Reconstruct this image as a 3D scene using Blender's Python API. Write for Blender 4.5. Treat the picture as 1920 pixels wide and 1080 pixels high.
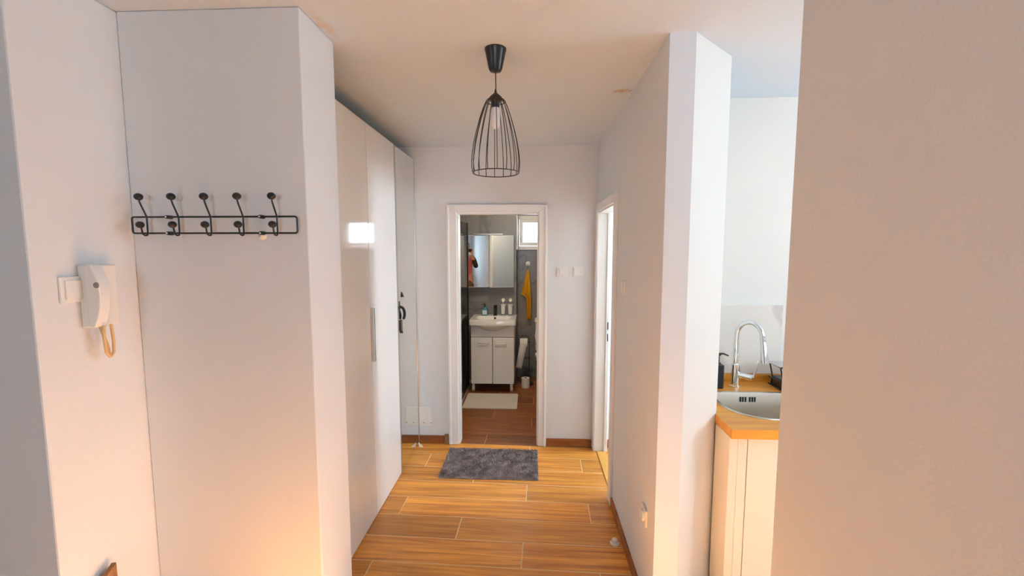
import bpy, bmesh, math, random
from mathutils import Vector, Matrix
random.seed(7)
for o in list(bpy.data.objects): bpy.data.objects.remove(o)
S = bpy.context.scene
COL = S.collection
PI = math.pi
HC = 2.485          # ceiling height
D = 3.46            # far wall of the hall

# ------------------------------------------------------------------ camera
cd = bpy.data.cameras.new('camera'); cam = bpy.data.objects.new('camera', cd); COL.objects.link(cam)
cd.sensor_fit = 'HORIZONTAL'; cd.sensor_width = 36.0; cd.lens = 790.0 / 1920.0 * 36.0
cd.clip_start = 0.02
cam.location = (0, 0, 1.65)
cam.rotation_euler = (math.radians(90 - 5.0636), 0, math.radians(2.599))
S.camera = cam

# ------------------------------------------------------------------ sky, sun, exposure
W = bpy.data.worlds.new('sky'); S.world = W; W.use_nodes = True
bg = W.node_tree.nodes['Background']
bg.inputs[0].default_value = (0.66, 0.83, 1.0, 1); bg.inputs[1].default_value = 11.0
sd = bpy.data.lights.new('sun', 'SUN'); sun = bpy.data.objects.new('sun', sd); COL.objects.link(sun)
sd.energy = 76.0; sd.angle = math.radians(1.5); sd.color = (1.0, 0.97, 0.92)
sun.rotation_euler = Vector((-0.86, -0.13, -0.50)).to_track_quat('-Z', 'Y').to_euler()
sun.location = (6, 0, 5)
def portal(name, loc, direction, sx, sy):
    l = bpy.data.lights.new(name, 'AREA'); o = bpy.data.objects.new(name, l); COL.objects.link(o)
    l.shape = 'RECTANGLE'; l.size = sx; l.size_y = sy
    try: l.cycles.is_portal = True
    except Exception: l.energy = 0
    o.location = loc; o.rotation_euler = Vector(direction).to_track_quat('-Z', 'Y').to_euler()
portal('kitchen_daylight', (2.96, 1.37, 1.85), (-1, 0, 0), 1.06, 1.10)
portal('living_left_daylight', (-3.26, -1.2, 1.75), (1, 0, 0), 0.6, 0.7)
portal('kitchen_end_daylight', (1.9, -.86, 1.75), (0, 1, 0), 0.6, 0.8)
portal('living_daylight', (-.2, -3.06, 1.6), (0, 1, 0), 1.0, 1.2)
portal('bath_daylight', (0.165, 5.5, 1.885), (0, -1, 0), 0.56, 0.24)
vs = S.view_settings
vs.view_transform = 'Standard'; vs.look = 'None'; vs.gamma = 1.0; vs.use_curve_mapping = False
vs.exposure = 0.38

# ------------------------------------------------------------------ materials
def mat(name, col, rough=0.6, metal=0.0, spec=0.5, bump=0.0, bscale=200.0, var=0.0, vscale=6.0, coat=0.0, trans=0.0):
    m = bpy.data.materials.new(name); m.use_nodes = True
    nt = m.node_tree; b = nt.nodes['Principled BSDF']
    b.inputs['Base Color'].default_value = (*col, 1); b.inputs['Roughness'].default_value = rough
    b.inputs['Metallic'].default_value = metal
    b.inputs['Specular IOR Level'].default_value = spec
    b.inputs['Coat Weight'].default_value = coat; b.inputs['Coat Roughness'].default_value = 0.03
    b.inputs['Transmission Weight'].default_value = trans
    tc = nt.nodes.new('ShaderNodeTexCoord')
    n = nt.nodes.new('ShaderNodeTexNoise'); n.inputs['Scale'].default_value = vscale; n.inputs['Detail'].default_value = 5
    nt.links.new(tc.outputs['Object'], n.inputs['Vector'])
    mx = nt.nodes.new('ShaderNodeMixRGB'); mx.blend_type = 'MULTIPLY'
    mx.inputs[1].default_value = (*col, 1); mx.inputs[0].default_value = 1
    rp = nt.nodes.new('ShaderNodeMapRange'); rp.inputs[1].default_value = 0.3; rp.inputs[2].default_value = 0.7
    rp.inputs[3].default_value = 1 - var; rp.inputs[4].default_value = 1.0
    nt.links.new(n.outputs['Fac'], rp.inputs[0]); nt.links.new(rp.outputs[0], mx.inputs[2])
    nt.links.new(mx.outputs[0], b.inputs['Base Color'])
    if bump:
        n2 = nt.nodes.new('ShaderNodeTexNoise'); n2.inputs['Scale'].default_value = bscale; n2.inputs['Detail'].default_value = 4
        nt.links.new(tc.outputs['Object'], n2.inputs['Vector'])
        bp = nt.nodes.new('ShaderNodeBump'); bp.inputs['Strength'].default_value = bump; bp.inputs['Distance'].default_value = 0.002
        nt.links.new(n2.outputs['Fac'], bp.inputs['Height']); nt.links.new(bp.outputs[0], b.inputs['Normal'])
    return m

def wood(name, dark, light, rough=0.4, stretch=(1.5, 14, 14), rnd=0.35, ring=True):
    m = bpy.data.materials.new(name); m.use_nodes = True
    nt = m.node_tree; N = nt.nodes.new; L = nt.links.new; b = nt.nodes['Principled BSDF']
    tc = N('ShaderNodeTexCoord'); oi = N('ShaderNodeObjectInfo')
    mu = N('ShaderNodeMath'); mu.operation = 'MULTIPLY'; mu.inputs[1].default_value = 57.0; L(oi.outputs['Random'], mu.inputs[0])
    add = N('ShaderNodeVectorMath'); add.operation = 'ADD'; L(tc.outputs['Object'], add.inputs[0]); L(mu.outputs[0], add.inputs[1])
    mp = N('ShaderNodeMapping'); mp.inputs['Scale'].default_value = stretch; L(add.outputs[0], mp.inputs['Vector'])
    n1 = N('ShaderNodeTexNoise'); n1.inputs['Scale'].default_value = 1.0; n1.inputs['Detail'].default_value = 7; n1.inputs['Distortion'].default_value = 0.8
    L(mp.outputs[0], n1.inputs['Vector'])
    n2 = N('ShaderNodeTexNoise'); n2.inputs['Scale'].default_value = 7.0; n2.inputs['Detail'].default_value = 5; n2.inputs['Roughness'].default_value = 0.7
    L(mp.outputs[0], n2.inputs['Vector'])
    # growth rings: wavy contours of a broad noise
    n3 = N('ShaderNodeTexNoise'); n3.inputs['Scale'].default_value = 0.45; n3.inputs['Detail'].default_value = 1.5
    L(mp.outputs[0], n3.inputs['Vector'])
    wv = N('ShaderNodeMath'); wv.operation = 'MULTIPLY'; wv.inputs[1].default_value = 70.0; L(n3.outputs['Fac'], wv.inputs[0])
    sn = N('ShaderNodeMath'); sn.operation = 'SINE'; L(wv.outputs[0], sn.inputs[0])
    cr = N('ShaderNodeValToRGB'); cr.color_ramp.elements[0].position = 0.33; cr.color_ramp.elements[1].position = 0.66
    cr.color_ramp.elements[0].color = (*dark, 1); cr.color_ramp.elements[1].color = (*light, 1)
    s1 = N('ShaderNodeMath'); s1.operation = 'MULTIPLY_ADD'; s1.inputs[1].default_value = 0.25; L(n2.outputs['Fac'], s1.inputs[0])
    h = N('ShaderNodeMath'); h.operation = 'MULTIPLY'; h.inputs[1].default_value = 0.75; L(n1.outputs['Fac'], h.inputs[0]); L(h.outputs[0], s1.inputs[2])
    s2 = N('ShaderNodeMath'); s2.operation = 'MULTIPLY_ADD'; s2.inputs[1].default_value = 0.03 if ring else 0.0
    L(sn.outputs[0], s2.inputs[0]); L(s1.outputs[0], s2.inputs[2])
    L(s2.outputs[0], cr.inputs[0])
    hs = N('ShaderNodeHueSaturation')
    mr = N('ShaderNodeMapRange'); mr.inputs[3].default_value = 1 - rnd; mr.inputs[4].default_value = 1 + rnd * 0.4
    L(oi.outputs['Random'], mr.inputs[0]); L(mr.outputs[0], hs.inputs['Value']); L(cr.outputs[0], hs.inputs['Color'])
    L(hs.outputs[0], b.inputs['Base Color']); b.inputs['Roughness'].default_value = rough
    bp = N('ShaderNodeBump'); bp.inputs['Strength'].default_value = 0.12; bp.inputs['Distance'].default_value = 0.001
    L(n2.outputs['Fac'], bp.inputs['Height']); L(bp.outputs[0], b.inputs['Normal'])
    return m

def marble(name, base, vein, rough=0.25, scale=1.2):
    m = bpy.data.materials.new(name); m.use_nodes = True
    nt = m.node_tree; N = nt.nodes.new; L = nt.links.new; b = nt.nodes['Principled BSDF']
    g = N('ShaderNodeNewGeometry')
    n = N('ShaderNodeTexNoise'); n.inputs['Scale'].default_value = scale; n.inputs['Detail'].default_value = 8; n.inputs['Distortion'].default_value = 1.2
    L(g.outputs['Position'], n.inputs['Vector'])
    s = N('ShaderNodeMath'); s.operation = 'SUBTRACT'; s.inputs[1].default_value = 0.5; L(n.outputs['Fac'], s.inputs[0])
    a = N('ShaderNodeMath'); a.operation = 'ABSOLUTE'; L(s.outputs[0], a.inputs[0])
    r = N('ShaderNodeValToRGB'); r.color_ramp.elements[0].position = 0.0; r.color_ramp.elements[1].position = 0.03
    r.color_ramp.elements[0].color = (*vein, 1); r.color_ramp.elements[1].color = (*base, 1)
    L(a.outputs[0], r.inputs[0]); L(r.outputs[0], b.inputs['Base Color']); b.inputs['Roughness'].default_value = rough
    return m

def glass(name, tint, gloss=0.12):
    m = bpy.data.materials.new(name); m.use_nodes = True
    nt = m.node_tree; nt.nodes.remove(nt.nodes['Principled BSDF']); out = nt.nodes['Material Output']
    t = nt.nodes.new('ShaderNodeBsdfTransparent'); t.inputs[0].default_value = (*tint, 1)
    g = nt.nodes.new('ShaderNodeBsdfGlossy'); g.inputs['Roughness'].default_value = 0.02
    f = nt.nodes.new('ShaderNodeFresnel'); f.inputs[0].default_value = 1.3 if gloss < .1 else 1.45
    mx = nt.nodes.new('ShaderNodeMixShader'); nt.links.new(f.outputs[0], mx.inputs[0])
    nt.links.new(t.outputs[0], mx.inputs[1]); nt.links.new(g.outputs[0], mx.inputs[2]); nt.links.new(mx.outputs[0], out.inputs[0])
    return m

M = {}
M['wall'] = mat('white_plaster', (0.765, 0.785, 0.80), 0.75, bump=0.25, bscale=160, var=0.02, vscale=3, spec=0.3)
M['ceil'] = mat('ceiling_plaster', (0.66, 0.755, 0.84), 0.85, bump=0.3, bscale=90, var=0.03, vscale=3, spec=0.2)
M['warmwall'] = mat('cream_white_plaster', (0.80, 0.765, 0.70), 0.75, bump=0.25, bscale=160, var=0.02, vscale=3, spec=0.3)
M['cream'] = mat('cream_lacquer', (0.84, 0.76, 0.60), 0.35)
M['trim'] = mat('white_lacquer', (0.84, 0.83, 0.80), 0.35)
M['gloss'] = mat('white_high_gloss', (0.86, 0.86, 0.84), 0.08, coat=0.6)
M['carcass'] = mat('white_carcass', (0.75, 0.75, 0.73), 0.5)
M['plastic'] = mat('white_plastic', (0.82, 0.81, 0.77), 0.35)
M['grey_plastic'] = mat('grey_plastic', (0.28, 0.27, 0.26), 0.5)
M['black'] = mat('black_metal', (0.012, 0.012, 0.012), 0.35)
M['blackpl'] = mat('black_plastic', (0.015, 0.016, 0.018), 0.3)
M['chrome'] = mat('chrome', (0.82, 0.82, 0.82), 0.06, metal=1.0)
M['satin'] = mat('satin_metal', (0.70, 0.70, 0.69), 0.25, metal=1.0)
M['steel'] = mat('brushed_steel', (0.70, 0.63, 0.54), 0.28, metal=1.0, bump=0.05, bscale=400)
M['mirror'] = mat('mirror_silver', (0.86, 0.88, 0.86), 0.005, metal=1.0)
M['ceramic'] = mat('white_ceramic', (0.82, 0.81, 0.78), 0.12, coat=0.3)
M['tile'] = wood('wood_look_tile', (0.46, 0.135, 0.016), (0.90, 0.385, 0.058), 0.36, (1.6, 5.5, 5.5), 0.27)
M['tile_shaded'] = wood('shaded_wood_look_tile', (0.16, 0.042, 0.010), (0.38, 0.125, 0.028), 0.4, (2.2, 11, 11), 0.30)  # same floor tile darkened: the dim bathroom's shade is in the colour
M['grout'] = mat('pale_grout', (0.86, 0.62, 0.36), 0.8, var=0.1)
M['greygrout'] = mat('grey_grout', (0.22, 0.215, 0.21), 0.9)
M['skirt'] = wood('skirting_wood_tile', (0.20, 0.055, 0.014), (0.42, 0.14, 0.035), 0.4, (2, 14, 14), 0.2)
M['oak'] = wood('oiled_worktop', (0.60, 0.22, 0.025), (0.86, 0.38, 0.05), 0.4, (1.5, 16, 16), 0.05)
M['threshold'] = mat('threshold_wood', (0.72, 0.36, 0.07), 0.4, var=0.1)
M['oldwood'] = wood('rough_brown_wood', (0.10, 0.035, 0.012), (0.36, 0.16, 0.06), 0.6, (4, 20, 20), 0.1)
M['marble'] = marble('grey_marble_tile', (0.21, 0.207, 0.205), (0.15, 0.147, 0.145))
M['splash'] = marble('pale_marble_splashback', (0.80, 0.73, 0.65), (0.62, 0.56, 0.50), 0.2, 0.8)
M['rug'] = mat('grey_pile', (0.52, 0.42, 0.40), 0.95, var=0.6, vscale=14, spec=0.1)
M['rugbase'] = mat('grey_rug_backing', (0.40, 0.33, 0.315), 0.95, var=0.5, vscale=25, spec=0.1)
M['bathmat'] = mat('cream_cotton', (0.66, 0.60, 0.50), 0.95, bump=0.5, bscale=300)
M['towel'] = mat('mustard_towel', (0.72, 0.36, 0.012), 0.95, bump=0.6, bscale=500)
M['paper'] = mat('tissue_paper', (0.80, 0.77, 0.70), 0.9)
M['teal'] = mat('teal_soap_bottle', (0.04, 0.20, 0.25), 0.2)
M['label'] = mat('pale_label', (0.55, 0.68, 0.72), 0.4)
M['cord'] = mat('cream_cord', (0.74, 0.52, 0.26), 0.5)
M['pane'] = glass('window_pane', (0.97, 0.98, 0.98), 0.05)
M['shower'] = glass('shower_glass', (0.78, 0.84, 0.81))
M['clear'] = mat('clear_plastic', (0.80, 0.76, 0.68), 0.15)
M['bulb'] = mat('frosted_bulb', (0.88, 0.88, 0.90), 0.3)
M['hole'] = mat('dark_recess', (0.02, 0.018, 0.015), 0.8)
M['skin'] = mat('skin', (0.55, 0.30, 0.22), 0.55)
M['hair'] = mat('hair', (0.22, 0.14, 0.09), 0.7)
M['pink'] = mat('pink_cotton', (0.60, 0.14, 0.15), 0.85)
M['jacket'] = mat('dark_jacket', (0.025, 0.028, 0.025), 0.85)
M['trouser'] = mat('olive_cotton', (0.12, 0.10, 0.05), 0.85)

# ceiling: brown damp marks and a tan plaster scar on the plaster itself
def ceiling_marks(m):
    nt = m.node_tree; N = nt.nodes.new; L = nt.links.new; b = nt.nodes['Principled BSDF']
    src = b.inputs['Base Color'].links[0].from_socket
    g = N('ShaderNodeNewGeometry')
    ns = N('ShaderNodeTexNoise'); ns.inputs['Scale'].default_value = 28; ns.inputs['Detail'].default_value = 6
    L(g.outputs['Position'], ns.inputs['Vector'])
    cur = src
    for (c, sc, col, amt) in [((0.475, 2.32, HC), (14, 22, 1), (0.50, 0.36, 0.25), 0.9),
                              ((0.515, 2.318, HC), (55, 70, 1), (0.10, 0.06, 0.04), 1.0),
                              ((-0.775, 1.62, HC), (26, 6.5, 1), (0.62, 0.54, 0.46), 0.7)]:
        mp = N('ShaderNodeVectorMath'); mp.operation = 'SUBTRACT'; mp.inputs[1].default_value = c; L(g.outputs['Position'], mp.inputs[0])
        m2 = N('ShaderNodeVectorMath'); m2.operation = 'MULTIPLY'; m2.inputs[1].default_value = sc; L(mp.outputs[0], m2.inputs[0])
        ln = N('ShaderNodeVectorMath'); ln.operation = 'LENGTH'; L(m2.outputs[0], ln.inputs[0])
        ad = N('ShaderNodeMath'); ad.operation = 'MULTIPLY_ADD'; ad.inputs[1].default_value = 2.4; L(ns.outputs['Fac'], ad.inputs[0]); L(ln.outputs['Value'], ad.inputs[2])
        mr = N('ShaderNodeMapRange'); mr.inputs[1].default_value = 1.3; mr.inputs[2].default_value = 2.0; mr.inputs[3].default_value = amt; mr.inputs[4].default_value = 0
        L(ad.outputs[0], mr.inputs[0])
        mx = N('ShaderNodeMixRGB'); L(mr.outputs[0], mx.inputs[0]); L(cur, mx.inputs[1]); mx.inputs[2].default_value = (*col, 1)
        cur = mx.outputs[0]
    L(cur, b.inputs['Base Color'])
ceiling_marks(M['ceil'])

# ------------------------------------------------------------------ mesh helpers
WL = {}
def wloc(o): return WL.get(o.name, Vector((0, 0, 0)))
class MB:
    def __init__(s): s.v = []; s.f = []
    def add(s, vs, fs):
        b = len(s.v); s.v += [tuple(v) for v in vs]; s.f += [tuple(i + b for i in f) for f in fs]; return s
    def box(s, x0, x1, y0, y1, z0, z1):
        return s.add([(x0,y0,z0),(x1,y0,z0),(x1,y1,z0),(x0,y1,z0),(x0,y0,z1),(x1,y0,z1),(x1,y1,z1),(x0,y1,z1)],
                     [(0,3,2,1),(4,5,6,7),(0,1,5,4),(1,2,6,5),(2,3,7,6),(3,0,4,7)])
    def prism(s, poly, a0, a1, axis=2):
        n = len(poly)
        def P(p, a):
            return (p[0], p[1], a) if axis == 2 else ((p[0], a, p[1]) if axis == 1 else (a, p[0], p[1]))
        vs = [P(p, a0) for p in poly] + [P(p, a1) for p in poly]
        fs = [tuple(range(n))[::-1], tuple(range(n, 2*n))] + [(i, (i+1) % n, n+(i+1) % n, n+i) for i in range(n)]
        return s.add(vs, fs)
    def tube(s, pts, r, n=8, closed=False, caps=True):
        pts = [Vector(p) for p in pts]; m = len(pts); rs = r if isinstance(r, (list, tuple)) else [r]*m
        vs = []; up = None
        for i, p in enumerate(pts):
            if closed: t = (pts[(i+1) % m]-pts[i-1]).normalized()
            elif i == 0: t = (pts[1]-p).normalized()
            elif i == m-1: t = (p-pts[-2]).normalized()
            else: t = ((pts[i+1]-p).normalized()+(p-pts[i-1]).normalized()).normalized()
            if up is None:
                up = Vector((0,0,1)) if abs(t.z) < 0.9 else Vector((1,0,0))
            u = (up - t*up.dot(t)).normalized(); w = t.cross(u); up = u
            for k in range(n):
                a = 2*PI*k/n; vs.append(p + (u*math.cos(a)+w*math.sin(a))*rs[i])
        fs = []
        for i in range(m if closed else m-1):
            for k in range(n):
                a = i*n+k; b = i*n+(k+1) % n; c = ((i+1) % m)*n
                fs.append((a, b, c+(k+1) % n, c+k))
        if not closed and caps:
            fs.append(tuple(range(n))[::-1]); fs.append(tuple((m-1)*n+k for k in range(n)))
        return s.add(vs, fs)
    def lathe(s, prof, c=(0,0,0), n=24, axis=2):
        vs = []; fs = []
        for (r, h) in prof:
            r = max(r, 1e-5)
            for k in range(n):
                a = 2*PI*k/n; x = r*math.cos(a); y = r*math.sin(a)
                v = (x, y, h) if axis == 2 else ((x, h, y) if axis == 1 else (h, x, y))
                vs.append((v[0]+c[0], v[1]+c[1], v[2]+c[2]))
        for i in range(len(prof)-1):
            for k in range(n):
                fs.append((i*n+k, i*n+(k+1) % n, (i+1)*n+(k+1) % n, (i+1)*n+k))
        fs.append(tuple(range(n))[::-1]); fs.append(tuple((len(prof)-1)*n+k for k in range(n)))
        return s.add(vs, fs)
    def ball(s, c, r, n=14, sc=(1,1,1)):
        pr = [(math.sin(PI*i/n), -math.cos(PI*i/n)) for i in range(n+1)]
        vs = []; fs = []
        for (a, h) in pr:
            for k in range(2*n):
                t = PI*k/n; vs.append((c[0]+r*a*math.cos(t)*sc[0]+0, c[1]+r*a*math.sin(t)*sc[1], c[2]+r*h*sc[2]))
        for i in range(n):
            for k in range(2*n):
                fs.append((i*2*n+k, i*2*n+(k+1) % (2*n), (i+1)*2*n+(k+1) % (2*n), (i+1)*2*n+k))
        return s.add(vs, fs)
    def loops(s, loops, cap0=False, cap1=False):
        n = len(loops[0]); vs = [v for l in loops for v in l]; fs = []
        for i in range(len(loops)-1):
            for k in range(n): fs.append((i*n+k, i*n+(k+1) % n, (i+1)*n+(k+1) % n, (i+1)*n+k))
        if cap0: fs.append(tuple(range(n))[::-1])
        if cap1: fs.append(tuple((len(loops)-1)*n+k for k in range(n)))
        return s.add(vs, fs)
    def build(s, name, m, parent=None, smooth=False, bevel=0.0, local=False, seg=2):
        me = bpy.data.meshes.new(name)
        xs = [v[0] for v in s.v]; ys = [v[1] for v in s.v]; zs = [v[2] for v in s.v]
        c = Vector(((min(xs)+max(xs))/2, (min(ys)+max(ys))/2, min(zs)))
        me.from_pydata([(v[0]-c.x, v[1]-c.y, v[2]-c.z) for v in s.v], [], s.f)
        bm = bmesh.new(); bm.from_mesh(me); bmesh.ops.remove_doubles(bm, verts=bm.verts, dist=1e-6)
        bmesh.ops.recalc_face_normals(bm, faces=bm.faces); bm.to_mesh(me); bm.free()
        o = bpy.data.objects.new(name, me); COL.objects.link(o)
        me.materials.append(M[m] if isinstance(m, str) else m)
        if smooth:
            for p in me.polygons: p.use_smooth = True
            try: me.set_sharp_from_angle(angle=math.radians(40))
            except Exception: pass
        if bevel:
            b = o.modifiers.new('edge', 'BEVEL'); b.width = bevel; b.segments = seg; b.limit_method = 'ANGLE'; b.angle_limit = math.radians(40)
        WL[o.name] = c.copy()
        if parent is not None:
            o.parent = parent; o.location = c if local else c - wloc(parent)
            if local: WL[o.name] = c.copy()
        else: o.location = c
        return o
def mb(): return MB()
def box(name, m, x0, x1, y0, y1, z0, z1, parent=None, bevel=0.0, **k):
    return MB().box(x0, x1, y0, y1, z0, z1).build(name, m, parent, bevel=bevel, **k)
def tag(o, label, cat, group=None):
    o['label'] = label; o['category'] = cat
    if group: o['group'] = group
    return o
def struct(o, label=None):
    o['kind'] = 'structure'
    if label: o['label'] = label
    return o
def thing(name, label, cat, loc=(0,0,0), rz=0.0, group=None):
    o = bpy.data.objects.new(name, None); COL.objects.link(o); o.location = loc; o.rotation_euler = (0, 0, rz)
    o.empty_display_size = 0.05
    WL[o.name] = Vector(loc); tag(o, label, cat, group); return o
def sthing(name, label, loc=(0,0,0)):
    o = bpy.data.objects.new(name, None); COL.objects.link(o); o.location = loc; WL[o.name] = Vector(loc)
    o.empty_display_size = 0.05
    return struct(o, label)
def rrect(x0, x1, y0, y1, rad, n=6, z=None):
    """rounded rectangle, radii (x0y0, x1y0, x1y1, x0y1)"""
    pts = []
    for (cx, cy, sx, sy, a0, r) in ((x0, y0, 1, 1, PI, rad[0]), (x1, y0, -1, 1, 1.5*PI, rad[1]), (x1, y1, -1, -1, 0, rad[2]), (x0, y1, 1, -1, .5*PI, rad[3])):
        for i in range(n+1):
            a = a0 + .5*PI*i/n; p = (cx+sx*r+r*math.cos(a), cy+sy*r+r*math.sin(a))
            pts.append(p if z is None else (p[0], p[1], z))
    return pts
def holed_plate(outer, inner, z0, z1):
    bm = bmesh.new(); fv = {}
    res = MB()
    allp = list(outer)+list(inner)
    vs = [bm.verts.new((p[0], p[1], 0)) for p in allp]; bm.verts.index_update()
    no = len(outer); ni = len(inner); ed = []
    for i in range(no): ed.append(bm.edges.new((vs[i], vs[(i+1) % no])))
    for i in range(ni): ed.append(bm.edges.new((vs[no+i], vs[no+(i+1) % ni])))
    bmesh.ops.triangle_fill(bm, use_beauty=True, edges=ed)
    bm.verts.index_update()
    tris = [tuple(v.index for v in f.verts) for f in bm.faces]; bm.free()
    n = len(allp)
    fs = tris + [tuple(i+n for i in t) for t in tris]
    for i in range(no): fs.append((i, (i+1) % no, n+(i+1) % no, n+i))
    for i in range(ni): a = no+i; b = no+(i+1) % ni; fs.append((b, a, n+a, n+b))
    res.add([(p[0], p[1], z0) for p in allp]+[(p[0], p[1], z1) for p in allp], fs)
    return res

# ------------------------------------------------------------------ the setting
X0, X1, Y0, Y1 = -3.2, 2.9, -3.0, 5.4
PLAN = [(X0-.1, Y0-.1), (.645, Y0-.1), (.645, -.9), (X1+.1, -.9), (X1+.1, Y1+.1), (X0-.1, Y1+.1)]
fl = struct(mb().prism(PLAN, -.14, -.0014).build('floor', 'grout'), 'wood-look tile floor with pale joints')
# wood look tiles, 20 x 120 cm, rows slightly askew to the walls
TL, TW, GAP = 1.197, 0.1985, 0.0055
tm = MB(); e = 0.0012
tm.loops([[(-.5,-.5,-.010),(.5,-.5,-.010),(.5,.5,-.010),(-.5,.5,-.010)],
          [(-.5,-.5,-e),(.5,-.5,-e),(.5,.5,-e),(-.5,.5,-e)],
          [(-.5+e,-.5+e*5,0),(.5-e,-.5+e*5,0),(.5-e,.5-e*5,0),(-.5+e,.5-e*5,0)]], True, True)
first = None; ang = -0.03; piv = Vector((0, 2.057, 0)); R = Matrix.Rotation(ang, 4, 'Z')
cnt = 0
for k in range(-25, 18):
    off = (-0.84, -0.045, -0.435)[k % 3]
    yc = (k-1)*TW + TW/2
    for n in range(-3, 4):
        a, b = off+1.2*n+GAP/2, off+1.2*(n+1)-GAP/2
        if k < 8:
            lo, hi = X0+.0, (X1 if yc + 2.057 > -.8 else .6)
        else:
            lo, hi = -1.6, 0.9
        a2, b2 = max(a, lo), min(b, hi)
        if b2-a2 < 0.06: continue
        p = R @ Vector(((a2+b2)/2, yc, 0)) + piv
        if p.y < Y0 + .1 or p.y > Y1 + .02: continue
        # nothing of the floor shows in the shut-off corners
        if p.x < -1.9 and p.y > 1.2: continue
        if first is None:
            # unit tile: shared by all
            me = bpy.data.meshes.new('floor_tile'); me.from_pydata(tm.v, [], tm.f); me.materials.append(M['tile']); first = me
            first2 = me.copy(); first2.materials[0] = M['tile_shaded']
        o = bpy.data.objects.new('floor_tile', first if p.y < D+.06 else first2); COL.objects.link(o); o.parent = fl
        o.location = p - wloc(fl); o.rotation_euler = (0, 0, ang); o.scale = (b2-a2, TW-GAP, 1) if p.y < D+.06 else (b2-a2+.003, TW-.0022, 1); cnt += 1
print('tiles', cnt)
struct(mb().prism(PLAN, HC, HC+.12).build('ceiling', 'ceil'), 'white plaster ceiling')

# outer walls
struct(mb().box(X0-.1, -.7, Y0-.1, Y0, 0, HC).box(.3, .645, Y0-.1, Y0, 0, HC).box(-.7, .3, Y0-.1, Y0, 0, 1.0).box(-.7, .3, Y0-.1, Y0, 2.2, HC).build('wall_back', 'wall'), 'white living room wall behind the viewer')
struct(mb().box(X0-.1, X0, Y0, -1.5, 0, HC).box(X0-.1, X0, -.9, 1.16, 0, HC).box(X0-.1, X0, -1.5, -.9, 0, 1.4).box(X0-.1, X0, -1.5, -.9, 2.1, HC).build('wall_left', 'wall'), 'white living room side wall')
struct(mb().box(X1, X1+.1, -.9, .84, 0, HC).box(X1, X1+.1, 1.90, Y1, 0, HC)
       .box(X1, X1+.1, .84, 1.90, 0, 1.30).box(X1, X1+.1, .84, 1.90, 2.40, HC).build('wall_right', 'wall'), 'white outer wall with kitchen window')
# entry recess at the left: the outer corner, the narrow side face, and the coat wall
struct(mb().box(X0, -1.457, 1.16, 1.745, 0, HC).build('wall_entry', 'wall', bevel=.006), 'white wall with door phone')
struct(mb().box(-1.457, -.80, 1.49, 1.745, 0, HC).build('wall_coats', 'wall', bevel=.005), 'white wall carrying the coat rack')
struct(box('wall_wardrobe', 'wall', -1.70, -1.60, 1.745, D, 0, HC), 'white wall behind the wardrobe')
# far wall with bathroom doorway
OPL, OPR, OPT = -.617, .069, 1.965
struct(mb().box(-1.70, OPL, D, D+.10, 0, HC).box(OPR, X1, D, D+.10, 0, HC).box(OPL, OPR, D, D+.10, OPT, HC).build('wall_far', 'wall'), 'white hall end wall with bathroom doorway')
# hall right wall with doorway
DY0, DY1, DT = 2.70, 3.385, 1.957
struct(mb().box(.53, .631, 1.725, DY0, 0, HC).box(.53, .631, DY1, D, 0, HC).box(.53, .631, DY0, DY1, DT, HC).build('wall_hall', 'wall'), 'white hall side wall with room doorway')
struct(mb().prism([(.631, 1.725), (.862, 1.94), (.862, 2.45), (.631, 2.45)], 0, HC).build('wall_diagonal', 'warmwall'), 'white angled wall beside the kitchen')
struct(box('wall_kitchen', 'warmwall', .631, X1, 2.45, 2.55, 0, HC), 'bright white kitchen wall')
struct(mb().box(.545, .645, Y0, .928, 0, HC).build('wall_near', 'wall', bevel=.012, seg=4), 'grey-shaded wall in the right foreground')
struct(mb().box(.645, 1.6, -.9, -.8, 0, HC).box(2.2, X1, -.9, -.8, 0, HC).box(1.6, 2.2, -.9, -.8, 0, 1.35).box(1.6, 2.2, -.9, -.8, 2.15, HC).build('wall_pantry', 'wall'), 'white kitchen end wall')
# bathroom shell
struct(box('wall_shower', 'marble', -1.70, -1.60, D+.10, Y1, 0, HC), 'grey marble tiled shower wall')
struct(box('wall_toilet', 'marble', .90, 1.0, D+.10, Y1, 0, HC), 'grey marble tiled bathroom side wall')
WX0, WX1, WZ0, WZ1 = -.155, .485, 1.70, 2.065
wb = struct(mb().box(-.18, WX0, Y1, Y1+.10, 0, HC).box(WX1, .9, Y1, Y1+.10, 0, HC).box(WX0, WX1, Y1, Y1+.10, 0, WZ0).box(WX0, WX1, Y1, Y1+.10, WZ1, HC).build('wall_window', 'marble'), 'grey marble wall under the bathroom window')
wv = struct(mb().box(-1.60, -.18, 5.15, Y1, 0, HC).build('wall_vanity', 'greygrout'), 'grey marble boxed wall behind the vanity')
# marble slabs on the vanity wall (60 x 120), thin joints
zz = 0.0
for i, z in enumerate((0.0, 1.02, 1.62)):
    z1 = (1.02, 1.62, HC)[i]
    for (a, b) in ((-1.60, -.80), (-.80, -.18)):
        box('wall_tile', 'marble', a+.0015, b-.0015, 5.142, 5.15, z+.0015, z1-.0015, wv)
for (a, b, z, z1) in ((-.18, .28, 0, .50), (.28, .9, 0, .50), (-.18, .28, .50, 1.08), (.28, .9, .50, 1.08), (-.18, .28, 1.08, 1.62), (.28, .9, 1.08, 1.62)):
    box('wall_tile', 'marble', a+.0015, b-.0015, Y1-.008, Y1, z+.0015, z1-.0015, wb)

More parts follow.
